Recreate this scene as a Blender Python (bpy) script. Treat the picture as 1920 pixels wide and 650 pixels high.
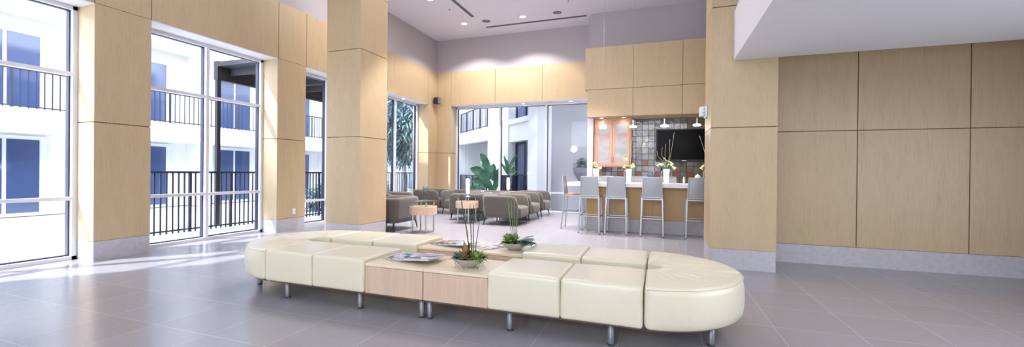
import bpy, bmesh, math, random
from math import sin, cos, pi, radians, sqrt, atan2
from mathutils import Vector, Matrix, noise

for o in list(bpy.data.objects):
    bpy.data.objects.remove(o, do_unlink=True)
S = bpy.context.scene
COL = S.collection

# ------------------------------------------------------------------ camera
F_PX = 773.94
YAW, PITCH, ROLL = 0.34221892, -0.00355365, 0.00996523
cy_, sy_ = cos(YAW), sin(YAW)
vR, vF, vU = Vector((cy_, sy_, 0)), Vector((-sy_, cy_, 0)), Vector((0, 0, 1))
f2 = vF*cos(PITCH) + vU*sin(PITCH); u2 = vU*cos(PITCH) - vF*sin(PITCH)
r3 = vR*cos(ROLL) + u2*sin(ROLL); u3 = u2*cos(ROLL) - vR*sin(ROLL)
cam_d = bpy.data.cameras.new('camera')
cam = bpy.data.objects.new('camera', cam_d); COL.objects.link(cam)
M = Matrix((r3, u3, -f2)).transposed().to_4x4(); M.translation = (0, 0, 1.28)
cam.matrix_world = M
cam_d.sensor_width = 36; cam_d.lens = F_PX/1920*36
cam_d.shift_x = -1/1920; cam_d.clip_start = .05; cam_d.clip_end = 300
S.camera = cam

# ------------------------------------------------------------------ light
S.view_settings.view_transform = 'Standard'; S.view_settings.look = 'None'
S.view_settings.gamma = 1; S.view_settings.use_curve_mapping = False
S.view_settings.exposure = 0.22
W = bpy.data.worlds.new('sky'); S.world = W; W.use_nodes = True
bg = W.node_tree.nodes['Background']
bg.inputs['Color'].default_value = (.81, .885, 1, 1); bg.inputs['Strength'].default_value = 8.0

def lamp(name, kind, loc, energy, color=(1, 1, 1), aim=None, **kw):
    d = bpy.data.lights.new(name, kind); d.energy = energy; d.color = color
    for k, v in kw.items(): setattr(d, k, v)
    o = bpy.data.objects.new(name, d); COL.objects.link(o); o.location = loc
    if aim: o.rotation_euler = (Vector(aim)-Vector(loc)).to_track_quat('-Z', 'Y').to_euler()
    return o
sun = lamp('sun', 'SUN', (0, 0, 20), 9, (1, .97, .92), angle=radians(2)); sun.rotation_euler = Vector((.45, .55, -.72)).to_track_quat('-Z', 'Y').to_euler()
WARM = (1, .90, .76); NEUT = (1, .95, .95)
# added fill panels under the tall lobby ceiling, with no fittings behind them
for (x, y) in ((-5.6, 2), (-5.6, 7.6), (-2.6, 7.6), (-2.6, 2), (-2.6, -2.5), (-5.6, -2.5)):
    lamp('ceiling_fill', 'AREA', (x, y, 5.74), 75 if y > 5 else 12, NEUT, aim=(x, y, 0), shape='RECTANGLE', size=1.6, size_y=1.6)
# low ceiling at the right
for (x, y) in ((2.6, 3.2), (2.6, -1)):
    lamp('low_ceiling_lighting', 'AREA', (x, y, 2.79), 22, NEUT, aim=(x, y, 0), shape='RECTANGLE', size=.6, size_y=.6)

# ------------------------------------------------------------------ materials
MATS = {}
def srgb(r, g, b):
    def f(c):
        c /= 255
        return c/12.92 if c <= .04045 else ((c+.055)/1.055)**2.4
    return (f(r), f(g), f(b), 1)
def mat(name, col, rough=.5, metal=0, spec=.5, **kw):
    m = bpy.data.materials.new(name); m.use_nodes = True
    b = m.node_tree.nodes['Principled BSDF']
    b.inputs['Base Color'].default_value = col; b.inputs['Roughness'].default_value = rough
    b.inputs['Metallic'].default_value = metal; b.inputs['Specular IOR Level'].default_value = spec
    for k, v in kw.items(): b.inputs[k.replace('_', ' ')].default_value = v
    MATS[name] = m
    return m
def nt(m): return m.node_tree, m.node_tree.nodes, m.node_tree.links, m.node_tree.nodes['Principled BSDF']
def mapped(m, scale, kind='ShaderNodeTexNoise', rot=(0, 0, 0), loc=(0, 0, 0), coord='Object', **kw):
    t, N, L, b = nt(m)
    tc = N.new('ShaderNodeTexCoord'); mp = N.new('ShaderNodeMapping')
    mp.inputs['Scale'].default_value = scale; mp.inputs['Rotation'].default_value = rot; mp.inputs['Location'].default_value = loc
    L.new(tc.outputs[coord], mp.inputs['Vector'])
    tx = N.new(kind); L.new(mp.outputs['Vector'], tx.inputs['Vector'])
    for k, v in kw.items():
        if k in tx.inputs.keys(): tx.inputs[k].default_value = v
        else: setattr(tx, k, v)
    return tx
def ramp(m, src, stops):
    t, N, L, b = nt(m); r = N.new('ShaderNodeValToRGB'); e = r.color_ramp.elements
    e[0].position, e[0].color = stops[0]; e[1].position, e[1].color = stops[-1]
    for p, c in stops[1:-1]:
        n = e.new(p); n.color = c
    L.new(src, r.inputs['Fac']); return r
def bump(m, src, strength, dist=.01):
    t, N, L, b = nt(m); n = N.new('ShaderNodeBump'); n.inputs['Strength'].default_value = strength
    n.inputs['Distance'].default_value = dist; L.new(src, n.inputs['Height']); L.new(n.outputs['Normal'], b.inputs['Normal'])
def k3(c, f): return (c[0]*f, c[1]*f, c[2]*f, 1)
def wood(name, col, rough=.45, scale=(38, 38, 1.6), amt=.16):
    m = mat(name, col, rough); t, N, L, b = nt(m)
    n1 = mapped(m, scale, Scale=1.6, Detail=5, Roughness=.65)
    n2 = mapped(m, (scale[0]*.16, scale[1]*.16, scale[2]*.3), Scale=1.0, Detail=2)
    ad = N.new('ShaderNodeMath'); ad.operation = 'MULTIPLY_ADD'; ad.inputs[1].default_value = .35
    L.new(n2.outputs['Fac'], ad.inputs[0]); L.new(n1.outputs['Fac'], ad.inputs[2])
    r = ramp(m, ad.outputs[0], [(.42, k3(col, 1-amt*1.7)), (.62, col), (.85, k3(col, 1+amt))])
    L.new(r.outputs['Color'], b.inputs['Base Color']); bump(m, n1.outputs['Fac'], .08, .003)
    return m

wood('maple_panel', (.52, .39, .235, 1), .42, (55, 55, 4), .09)
wood('maple_bench', (.64, .47, .33, 1), .4, (26, 26, 1.6), .1)
wood('maple_bench_top_lit', (.80, .68, .48, 1), .35, (2, 26, 26), .08)  # same maple, paler: light reflected by the tops is put into the colour
wood('maple_bar', (.50, .325, .14, 1), .45, (55, 55, 4), .09)
wood('cabinet_wood', (.60, .335, .225, 1), .4, (40, 40, 2), .1)
wood('seat_wood', (.42, .22, .10, 1), .4, (30, 3, 30), .15)
wood('drum_wood', (.66, .45, .32, 1), .4, (30, 30, 2), .08)
mat('joint', (.16, .10, .06, 1), .8)
mat('joint_purple', (.19, .14, .13, 1), .8)

m = mat('stone', (.43, .41, .43, 1), .4); n = mapped(m, (3, 3, 3), Scale=6, Detail=8)
nt(m)[2].new(ramp(m, n.outputs['Fac'], [(.35, (.46, .44, .47, 1)), (.65, (.53, .51, .54, 1))]).outputs['Color'], nt(m)[3].inputs['Base Color'])
m = mat('wall_paint', (.455, .415, .435, 1), .75); n = mapped(m, (1, 1, 1), Scale=180, Detail=2); bump(m, n.outputs['Fac'], .08, .003)
m = mat('ceiling_paint', (.74, .72, .81, 1), .85); n = mapped(m, (1, 1, 1), Scale=120, Detail=2); bump(m, n.outputs['Fac'], .04, .003)
m = mat('white_paint', (.78, .78, .82, 1), .6); n = mapped(m, (1, 1, 1), Scale=90); bump(m, n.outputs['Fac'], .03, .002)
# floor: large porcelain tiles with thin pale joints
m = mat('floor_tile', (.36, .35, .37, 1), .3, spec=.75); t, N, L, b = nt(m)
br = mapped(m, (1, 1, 1), 'ShaderNodeTexBrick', Scale=1.0, loc=(.28, .19, 0), offset=0.0)
br.inputs['Brick Width'].default_value = .6; br.inputs['Row Height'].default_value = .6
br.inputs['Mortar Size'].default_value = .0022; br.inputs['Mortar Smooth'].default_value = .2; br.inputs['Bias'].default_value = 0
br.inputs['Color1'].default_value = (.315, .305, .335, 1); br.inputs['Color2'].default_value = (.335, .325, .355, 1); br.inputs['Mortar'].default_value = (.52, .51, .52, 1)
n = mapped(m, (1, 6, 1), Scale=9, Detail=7, Roughness=.7)
mx = N.new('ShaderNodeMixRGB'); mx.blend_type = 'MULTIPLY'; mx.inputs['Fac'].default_value = 1
L.new(br.outputs['Color'], mx.inputs['Color1']); L.new(ramp(m, n.outputs['Fac'], [(.3, (.95, .95, .95, 1)), (.7, (1.03, 1.03, 1.03, 1))]).outputs['Color'], mx.inputs['Color2'])
L.new(mx.outputs['Color'], b.inputs['Base Color'])
L.new(ramp(m, n.outputs['Fac'], [(.3, (.17, .17, .17, 1)), (.7, (.27, .27, .27, 1))]).outputs['Color'], b.inputs['Roughness'])
# cream vinyl
m = mat('cream_vinyl', (.765, .715, .53, 1), .30, spec=.55); t, N, L, b = nt(m)
b.inputs['Sheen Weight'].default_value = .15
b.inputs['Coat Weight'].default_value = .25; b.inputs['Coat Roughness'].default_value = .28
n = mapped(m, (1, 1, 1), Scale=7, Detail=6, Roughness=.6); n2 = mapped(m, (1, 1, 1), 'ShaderNodeTexVoronoi', Scale=260)
ad = N.new('ShaderNodeMath'); ad.operation = 'MULTIPLY_ADD'; ad.inputs[1].default_value = .04
L.new(n2.outputs['Distance'], ad.inputs[0]); L.new(n.outputs['Fac'], ad.inputs[2]); bump(m, ad.outputs[0], .25, .02)
mat('leg_metal', (.26, .27, .29, 1), .42, .55)
mat('chrome', (.50, .51, .53, 1), .22, 1)
mat('stool_metal', (.40, .41, .44, 1), .36, .8)
m = mat('stool_sheet', (.50, .52, .55, 1), .38, .6); n = mapped(m, (60, 60, 2), Scale=3, Detail=4)
nt(m)[2].new(ramp(m, n.outputs['Fac'], [(.3, (.37, .385, .395, 1)), (.7, (.45, .465, .475, 1))]).outputs['Color'], nt(m)[3].inputs['Base Color'])
mat('rubber', (.03, .03, .035, 1), .6)
mat('black_plastic', (.012, .012, .013, 1), .45)
mat('screen', (.003, .003, .004, 1), .3, spec=.08)
mat('dark_leg', (.02, .018, .02, 1), .35)
mat('white_gloss', (.82, .83, .84, 1), .2)
mat('white_ceramic', (.85, .85, .86, 1), .18)
mat('plastic_white', (.78, .79, .82, 1), .35)
mat('grille', (.19, .19, .22, 1), .6)
mat('slot', (.10, .10, .12, 1), .6)
def fabric(name, c1, c2):
    m = mat(name, c1, .85, spec=.25); t, N, L, b = nt(m)
    w = mapped(m, (1, 1, .001), 'ShaderNodeTexWave', Scale=26, Distortion=1.0, Detail=2, bands_direction='DIAGONAL')
    n = mapped(m, (1, 1, 1), Scale=220, Detail=3)
    mm = N.new('ShaderNodeMath'); mm.operation = 'MULTIPLY_ADD'; mm.inputs[1].default_value = .5
    L.new(w.outputs['Fac'], mm.inputs[0])
    m2 = N.new('ShaderNodeMath'); m2.operation = 'MULTIPLY'; m2.inputs[1].default_value = .6; L.new(n.outputs['Fac'], m2.inputs[0]); L.new(m2.outputs[0], mm.inputs[2])
    L.new(ramp(m, mm.outputs[0], [(.2, c1), (.75, c2)]).outputs['Color'], b.inputs['Base Color'])
    b.inputs['Sheen Weight'].default_value = .3; bump(m, n.outputs['Fac'], .2, .003)
fabric('chair_fabric', (.03, .027, .023, 1), (.135, .12, .105, 1))
def emis(name, col, s):
    m = bpy.data.materials.new(name); m.use_nodes = True; b = m.node_tree.nodes['Principled BSDF']
    b.inputs['Base Color'].default_value = (.8, .8, .8, 1); b.inputs['Emission Color'].default_value = col; b.inputs['Emission Strength'].default_value = s
    MATS[name] = m
mat('frosted_white', (.75, .76, .78, 1), .3)
emis('lamp_white', (1, .97, .92, 1), 5); emis('candle_glow', (1, .93, .82, 1), 2.2); emis('shade_glow', (1, .97, .93, 1), .55)
emis('sconce_glow', (1, .98, .95, 1), 1.6)
def glass(name, tint=(1, 1, 1, 1), rough=0.0, ior=1.45, fac=None):
    m = bpy.data.materials.new(name); m.use_nodes = True; N, L = m.node_tree.nodes, m.node_tree.links
    N.remove(N['Principled BSDF']); out = N['Material Output']
    tr = N.new('ShaderNodeBsdfTransparent'); tr.inputs['Color'].default_value = tint
    gl = N.new('ShaderNodeBsdfGlossy'); gl.inputs['Roughness'].default_value = rough
    mx = N.new('ShaderNodeMixShader'); fr = N.new('ShaderNodeLayerWeight'); fr.inputs['Blend'].default_value = .5   # Schlick's curve from the facing angle
    pw = N.new('ShaderNodeMath'); pw.operation = 'POWER'; pw.inputs[1].default_value = 5; L.new(fr.outputs['Facing'], pw.inputs[0])
    f0 = ((ior-1)/(ior+1))**2; ma = N.new('ShaderNodeMath'); ma.operation = 'MULTIPLY_ADD'; ma.inputs[1].default_value = 1-f0; ma.inputs[2].default_value = f0
    L.new(pw.outputs[0], ma.inputs[0]); L.new(ma.outputs[0], mx.inputs['Fac']); L.new(tr.outputs[0], mx.inputs[1]); L.new(gl.outputs[0], mx.inputs[2]); L.new(mx.outputs[0], out.inputs['Surface'])
    MATS[name] = m
glass('window_glass', (.95, .97, 1, 1), 0, 1.24); glass('clear_glass', (.86, .90, .92, 1), 0, 1.5); glass('table_glass', (.55, .66, .66, 1), .02, 1.6)
m = mat('frosted_glass', (.60, .60, .62, 1), .4); n = mapped(m, (1, 1, 1), Scale=3.2, Detail=1)
nt(m)[2].new(ramp(m, n.outputs['Fac'], [(.35, (.36, .39, .41, 1)), (.5, (.46, .46, .48, 1)), (.68, (.46, .34, .34, 1))]).outputs['Color'], nt(m)[3].inputs['Base Color'])
mat('frame_white', (.74, .75, .80, 1), .35); mat('frame_dark', (.02, .025, .06, 1), .4)
# glazed tiles
for i, c in enumerate(((.125, .115, .115), (.15, .138, .13), (.105, .10, .11), (.145, .125, .085))):
    m = mat('glazed_tile_%d' % i, c+(1,), .13, spec=.8); n = mapped(m, (1, 1, 1), Scale=16, Detail=3)
    t, N, L, b = nt(m); L.new(ramp(m, n.outputs['Fac'], [(.3, k3(c, .75)), (.7, k3(c, 1.35))]).outputs['Color'], b.inputs['Base Color']); bump(m, n.outputs['Fac'], .3, .01)
mat('orange_tile', (.25, .06, .016, 1), .25); mat('grout', (.10, .095, .09, 1), .8)
# exterior
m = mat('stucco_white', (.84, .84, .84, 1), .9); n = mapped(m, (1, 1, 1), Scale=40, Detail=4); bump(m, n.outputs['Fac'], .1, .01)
m = mat('stucco_grey', (.36, .345, .36, 1), .9); n = mapped(m, (1, 1, 1), Scale=30, Detail=5); bump(m, n.outputs['Fac'], .2, .01)
nt(m)[2].new(ramp(m, n.outputs['Fac'], [(.3, (.60, .59, .60, 1)), (.7, (.64, .63, .64, 1))]).outputs['Color'], nt(m)[3].inputs['Base Color'])
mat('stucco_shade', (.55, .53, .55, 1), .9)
mat('urn_stone', (.27, .265, .28, 1), .8); mat('railing', (.022, .026, .05, 1), .5); mat('ext_glass', (.05, .08, .18, 1), .08, spec=.8)
m = mat('curtain', (.42, .47, .62, 1), .8); n = mapped(m, (1, 1, 1), 'ShaderNodeTexWave', Scale=5, Distortion=.6)
nt(m)[2].new(ramp(m, n.outputs['Fac'], [(0, (.075, .10, .20, 1)), (1, (.19, .23, .36, 1))]).outputs['Color'], nt(m)[3].inputs['Base Color'])
m = mat('patio', (.62, .61, .60, 1), .8); n = mapped(m, (1, 1, 1), Scale=5, Detail=6); bump(m, n.outputs['Fac'], .1, .01)
mat('canopy', (.03, .03, .04, 1), .7)
def leafy(name, c1, c2, sc=6):
    m = mat(name, c1, .45, spec=.5); n = mapped(m, (1, 1, 1), Scale=sc, Detail=2)
    nt(m)[2].new(ramp(m, n.outputs['Fac'], [(.35, c1), (.65, c2)]).outputs['Color'], nt(m)[3].inputs['Base Color'])
leafy('leaf_tree', (.10, .19, .20, 1), (.28, .42, .46, 1), 9)
leafy('leaf_hedge', (.06, .14, .12, 1), (.20, .34, .34, 1), 5)
leafy('leaf_banana', (.035, .15, .075, 1), (.10, .29, .17, 1), 4)
leafy('leaf_bluegreen', (.05, .12, .085, 1), (.16, .27, .20, 1), 40)
leafy('leaf_lime', (.22, .33, .05, 1), (.46, .55, .16, 1), 30)
leafy('leaf_dark', (.03, .085, .03, 1), (.09, .20, .07, 1), 40)
leafy('leaf_rust', (.30, .13, .05, 1), (.52, .34, .16, 1), 40)
leafy('reed', (.025, .055, .025, 1), (.07, .13, .05, 1), 60)
leafy('grass_blade', (.16, .24, .06, 1), (.28, .36, .12, 1), 60)
leafy('lily', (.62, .68, .18, 1), (.78, .80, .42, 1), 30)
mat('twig', (.42, .38, .26, 1), .7); mat('twig_dark', (.10, .09, .07, 1), .7)
m = mat('bark_pale', (.52, .53, .55, 1), .9); n = mapped(m, (1, 1, .3), Scale=14, Detail=5); bump(m, n.outputs['Fac'], .4, .02)
m = mat('bowl_stone', (.52, .50, .46, 1), .55); n = mapped(m, (1, 1, 1), Scale=90, Detail=4); bump(m, n.outputs['Fac'], .25, .003)
nt(m)[2].new(ramp(m, n.outputs['Fac'], [(.35, (.40, .38, .34, 1)), (.65, (.60, .58, .54, 1))]).outputs['Color'], nt(m)[3].inputs['Base Color'])
mat('soil', (.04, .03, .025, 1), .95); mat('paper', (.75, .75, .78, 1), .6)
def cover(i, cols, seed):
    m = mat('magazine_cover_%d' % i, cols[0], .25); t, N, L, b = nt(m)
    v = mapped(m, (9, 14, 1), 'ShaderNodeTexVoronoi', Scale=1, loc=(seed*1.7, seed*.9, seed), distance='CHEBYCHEV')
    sp = N.new('ShaderNodeSeparateColor'); L.new(v.outputs['Color'], sp.inputs[0])
    r = ramp(m, sp.outputs[0], [(.0, cols[0])]+[((k+1)/len(cols), c) for k, c in enumerate(cols[1:-1])]+[(.9, cols[-1])]); r.color_ramp.interpolation = 'CONSTANT'
    n = mapped(m, (60, 9, 1), Scale=1, loc=(seed, 0, 0)); mx = N.new('ShaderNodeMixRGB'); mx.blend_type = 'MULTIPLY'; mx.inputs[0].default_value = .45
    L.new(r.outputs['Color'], mx.inputs[1]); L.new(ramp(m, n.outputs['Fac'], [(.4, (.35, .35, .45, 1)), (.55, (1, 1, 1, 1))]).outputs['Color'], mx.inputs[2])
    L.new(mx.outputs['Color'], b.inputs['Base Color'])
Wt = (.80, .80, .84, 1); Bk = (.03, .03, .05, 1); Lv = (.50, .48, .66, 1); Bl = (.10, .27, .42, 1); Pk = (.62, .32, .36, 1); Pu = (.20, .10, .26, 1); Or = (.62, .34, .18, 1); Gn = (.30, .42, .38, 1)
cover(0, [Wt, Lv, Wt, Bk, Wt], 1); cover(1, [Wt, Lv, Bk, Wt, Gn], 2.3); cover(2, [Lv, Wt, Bl, Wt, Pk], 3.1); cover(3, [Wt, Bk, Lv, Pk, Bl], 4.7); cover(4, [Bl, Wt, Bk, Lv, Wt], 5.9)
cover(5, [Pk, Or, Bk, Pk, Wt], 7.2); cover(6, [Pu, Lv, Pu, Bk, Pk], 8.8); cover(7, [Gn, Wt, Bk, Gn, Pk], 9.4)

# ------------------------------------------------------------------ mesh helpers
class MB:
    def __init__(s): s.v, s.f, s.m, s.mats, s.cur = [], [], [], [], 0
    def use(s, name):
        if name not in s.mats: s.mats.append(name)
        s.cur = s.mats.index(name); return s
    def add(s, vs, fs):
        o = len(s.v); s.v += [tuple(p) for p in vs]
        for f in fs: s.f.append(tuple(i+o for i in f)); s.m.append(s.cur)
        return s
    def box(s, x0, x1, y0, y1, z0, z1):
        return s.add([(x0, y0, z0), (x1, y0, z0), (x1, y1, z0), (x0, y1, z0), (x0, y0, z1), (x1, y0, z1), (x1, y1, z1), (x0, y1, z1)],
                     [(0, 3, 2, 1), (4, 5, 6, 7), (0, 1, 5, 4), (1, 2, 6, 5), (2, 3, 7, 6), (3, 0, 4, 7)])
    def ring(s, rings, closed_path=False, caps=True):
        n = len(rings[0]); o = len(s.v); R = len(rings)
        for r in rings: s.v += [tuple(p) for p in r]
        for i in range(R if closed_path else R-1):
            a, b = o+i*n, o+((i+1) % R)*n
            for j in range(n):
                k = (j+1) % n; s.f.append((a+j, a+k, b+k, b+j)); s.m.append(s.cur)
        if caps and not closed_path:
            s.f.append(tuple(o+j for j in reversed(range(n)))); s.m.append(s.cur)
            s.f.append(tuple(o+(R-1)*n+j for j in range(n))); s.m.append(s.cur)
        return s
    def tube(s, pts, r, n=8, caps=True):
        pts = [Vector(p) for p in pts]; rs = r if isinstance(r, (list, tuple)) else [r]*len(pts); rings = []
        up = Vector((0, 0, 1)); prev = None
        for i, p in enumerate(pts):
            t = (pts[min(i+1, len(pts)-1)]-pts[max(i-1, 0)]).normalized()
            if prev is None:
                a = t.cross(up)
                if a.length < .05: a = t.cross(Vector((1, 0, 0)))
            else: a = prev - t*prev.dot(t)
            a.normalize(); prev = a; b = t.cross(a)
            rings.append([p+(a*cos(2*pi*j/n)+b*sin(2*pi*j/n))*rs[i] for j in range(n)])
        return s.ring(rings, caps=caps)
    def bar(s, p, q, w, h=None, up=(0, 0, 1)):
        p, q = Vector(p), Vector(q); h = h or w; t = (q-p).normalized(); a = t.cross(Vector(up))
        if a.length < .05: a = t.cross(Vector((1, 0, 0)))
        a.normalize(); b = t.cross(a)
        return s.ring([[c+a*w/2*i+b*h/2*j for i, j in ((-1, -1), (1, -1), (1, 1), (-1, 1))] for c in (p, q)])
    def lathe(s, prof, n=32, c=(0, 0, 0)):
        return s.ring([[(c[0]+r*cos(2*pi*j/n), c[1]+r*sin(2*pi*j/n), c[2]+z) for j in range(n)] for r, z in prof])
    def quad(s, *p): return s.add(p, [tuple(range(len(p)))])
    def build(s, name, parent=None, mats=None, smooth=False, bevel=0, seg=2, loc=None, fixn=True):
        me = bpy.data.meshes.new(name); me.from_pydata(s.v, [], s.f)
        for n_ in (mats or s.mats): me.materials.append(MATS[n_])
        if not mats:
            for p, i in zip(me.polygons, s.m): p.material_index = i
        if fixn:
            bm = bmesh.new(); bm.from_mesh(me); bmesh.ops.recalc_face_normals(bm, faces=bm.faces); bm.to_mesh(me); bm.free()
        if smooth: me.shade_smooth()
        me.update()
        o = bpy.data.objects.new(name, me); COL.objects.link(o)
        if parent: o.parent = parent
        if loc: o.location = loc
        if bevel:
            b = o.modifiers.new('bevel', 'BEVEL'); b.width = bevel; b.segments = seg; b.limit_method = 'ANGLE'; b.angle_limit = radians(40)
            if smooth is False: me.shade_smooth(); sm = o.modifiers.new('wn', 'WEIGHTED_NORMAL'); sm.keep_sharp = True
        return o
def T(name, label, cat, loc=(0, 0, 0), rz=0, group=None):
    o = bpy.data.objects.new(name, None); COL.objects.link(o); o.location = loc; o.rotation_euler = (0, 0, rz)
    o.empty_display_size = .1
    return tag(o, label, cat, group)
def tag(o, label, cat, group=None):
    o['label'] = label; o['category'] = cat
    if group: o['group'] = group
    return o
def struct(o): o['kind'] = 'structure'; return o
def srt(name, loc=(0, 0, 0)):
    o = bpy.data.objects.new(name, None); COL.objects.link(o); o.location = loc; o.empty_display_size = .1; return struct(o)
def dup(root, loc, rz, label, group=None):
    r = root.copy(); COL.objects.link(r); r.location = loc; r.rotation_euler = (0, 0, rz); r['label'] = label
    if group: r['group'] = group
    def kids(a, b):
        for c in list(a.children):
            d = c.copy(); COL.objects.link(d); d.parent = b; kids(c, d)
    kids(root, r); return r
def puffy(sx, sy, sz, r, n=14, bulge=.012, pinch=0.0, bb=None):
    """upholstered block centred in x,y from z=0 to sz: rounded edges, softly bulging faces"""
    bm = bmesh.new(); bmesh.ops.create_cube(bm, size=2); bmesh.ops.subdivide_edges(bm, edges=bm.edges, cuts=n, use_grid_fill=True)
    h = Vector((sx/2, sy/2, sz/2)); bz = bulge if bb is None else bb
    for v in bm.verts:
        u = Vector(v.co); s = Vector([(1 if a > 0 else -1)*min(1, abs(a)) for a in u])
        w = Vector([sin(a*pi/2) for a in s])
        p = Vector((w.x*h.x, w.y*h.y, w.z*h.z)); q = Vector([max(-h[i]+r, min(h[i]-r, p[i])) for i in range(3)])
        d = p-q
        if d.length > 1e-9: p = q+d.normalized()*r
        e = Vector((1-w.x**2, 1-w.y**2, 1-w.z**2))
        if abs(s.z) > .999: p.z += (1 if s.z > 0 else 0)*bz*sqrt(max(0, e.x*e.y))
        if abs(s.x) > .999: p.x += s.x*bulge*.4*sqrt(max(0, e.y*e.z))
        if abs(s.y) > .999: p.y += s.y*bulge*sqrt(max(0, e.x*e.z))
        if pinch and w.z > .2:
            cd = sqrt((1-abs(w.x))**2+(1-abs(w.y))**2)
            if cd < .55: p += Vector((-s.x*.3, -s.y*.3, -.8))*pinch*(1-cd/.55)**2*(.6+.4*sin(9*atan2(1-abs(w.y), 1-abs(w.x)+1e-4)))
        v.co = p+Vector((0, 0, h.z))
    mb = MB(); bm.verts.ensure_lookup_table(); mb.add([v.co for v in bm.verts], [[v.index for v in f.verts] for f in bm.faces]); bm.free(); return mb

# ------------------------------------------------------------------ room shell
H = 5.78; XL, XG, YB, YG = -7.30, -7.75, 12.615, 13.065
TOP, HEAD, MID, BASE = 4.68, 3.54, 1.91, .27
mb = MB().use('floor_tile').box(-7.95, 6, -6, 13.25, -.12, 0); struct(mb.build('floor'))
mb = MB().use('ceiling_paint').box(-7.95, 6, -6, 13.25, H, H+.15); struct(mb.build('ceiling'))
G = .006
piersL = [(-6, 1.2), (3.4, 4.07), (6.27, 6.98), (9.2, 9.85), (12.05, 13.065)]
mb = MB()
for a, b in piersL:
    mb.use('joint').box(XG-.15, XL-.012, a+.012, b-.012 if b < 13 else 13.2, 0, HEAD+.01)
    mb.use('maple_panel').box(XG-.15, XL, a, b, BASE, MID-G).box(XG-.15, XL, a, b, MID+G, HEAD-G)
js = [-6, -2.4, 1.2, 3.4, 4.07, 6.29, 6.99, 9.2, 9.85, 12.05, 12.615]
mb.use('joint').box(XG-.15, XL-.012, -6, 13.2, HEAD, TOP-.01)
for a, b in zip(js, js[1:]): mb.use('maple_panel').box(XG-.14, XL, a+G, b-G, HEAD, TOP)
mb.use('wall_paint').box(XG-.15, XL-.003, -6, 13.2, TOP-.01, H+.1)
struct(mb.build('wall_left'))
mb = MB().use('stone')
for a, b in piersL: mb.box(XG-.15, XL-.004, a+.004, b-.004 if b < 13 else YB, 0, BASE-.004)
struct(mb.build('baseboard_left'))
# back wall
mb = MB()
mb.use('joint').box(XL-.3, -6.772, YB+.012, YG+.15, 0, HEAD)
mb.use('maple_panel').box(XL, -6.76, YB, YG+.15, BASE, MID-G).box(XL, -6.76, YB, YG+.15, MID+G, HEAD-G)
mb.use('joint').box(XL, -1.7, YB+.012, YG+.14, HEAD, TOP-.01)
jb = [XL, -6.759, -5.134, -3.524, -1.70]
for a, b in zip(jb, jb[1:]): mb.use('maple_panel').box(a+G*(a > XL), b-G, YB, YG+.13, HEAD, TOP)
mb.use('wall_paint').box(XL-.3, -1.7, YB+.003, YG+.15, TOP, H)
struct(mb.build('wall_back'))
struct(MB().use('stone').box(XL, -6.764, YB+.004, YG+.15, 0, BASE-.004).build('baseboard_back'))
# painted undersides of the window heads
mb = MB().use('white_paint')
for a, b in ((1.2, 3.4), (4.07, 6.27), (6.98, 9.2), (9.85, 12.05)): mb.box(XG-.1, XL-.01, a, b, HEAD-.018, HEAD)
mb.box(-6.76, -1.9, YB+.01, YG+.1, HEAD-.018, HEAD)
struct(mb.build('trim_1'))
# bar wall: painted upper wall, wood fascia, end panel
mb = MB().use('wall_paint').box(-1.88, 3.1, 11.78, 12.05, TOP-.2, H); mb.use('white_paint').box(-1.9, -1.75, 11.5, YG+.15, 0, 2.80)
mb.use('stone').box(-1.75, 3.1, 12.06, 12.6, 0, 5.5); mb.use('wall_paint').box(-1.97, -1.7, 12.0, 12.6, TOP-.1, H)
struct(mb.build('wall_bar'))
mb = MB(); mb.use('joint_purple').box(-1.86, 3.1, 11.345, 12.0, 2.80, TOP-.02)
jx = [-1.95, -.68, .53, 1.74, 2.95]
for i, (a, b) in enumerate(zip(jx, jx[1:])):
    g0 = G if i else 0
    mb.use('maple_panel').box(a+g0, b-G, 11.33, 11.40 if i else 12.0, MID+1.63+G, TOP)
    mb.box((a+g0) if i else -1.885, b-G, 11.33, 11.40 if i else 12.0, 2.79, 3.54-G)
    mb.box((a+g0) if i else -1.885, b-G, 11.33, 12.04, 2.785, 2.80)
struct(mb.build('trim_2'))
# right-hand region: low bulkhead, walls beyond
mb = MB().use('white_paint').box(.92, 6, -6, 6.225, 2.81, 3.46); mb.use('wall_paint').box(.95, 6, -6, 6.225, 3.46, 3.62)
struct(mb.build('ceiling_low'))
mb = MB()
mb.use('joint').box(1.46, 5, 7.062, 7.3, 0, H)
for a, b in ((1.46, 2.6), (2.6, 3.8), (3.8, 5)):
    for z0, z1 in ((BASE, MID), (MID, HEAD), (HEAD, 5.18), (5.18, H)): mb.use('maple_panel').box(a+G, b-G, 7.05, 7.25, z0+G, z1-G)
mb.use('stone').box(1.46, 5, 7.056, 7.2, 0, BASE)
struct(mb.build('wall_side'))
mb = MB().use('wall_paint').box(5, 5.2, -6, .5, 0, H).box(5, 5.2, 4.6, 7.3, 0, H).box(5, 5.2, .5, 4.6, 1.9, H).box(5, 5.2, .5, 4.6, 0, .9); mb.use('wall_paint').box(3.1, 3.3, 7.3, 12.6, 0, H); struct(mb.build('wall_right'))
# front of the lobby, behind the camera: glazed opening between two solid ends
mb = MB().use('wall_paint').box(-7.9, -3.0, -6.2, -6, 0, 3.3).box(1.0, 5.2, -6.2, -6, 0, H).box(-3.0, 1.0, -6.2, -6, 1.9, 3.3).box(-7.9, -6.6, -6.2, -6, 3.3, H).box(-6.6, 1.0, -6.2, -6, 5.3, H); struct(mb.build('wall_front'))

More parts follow.
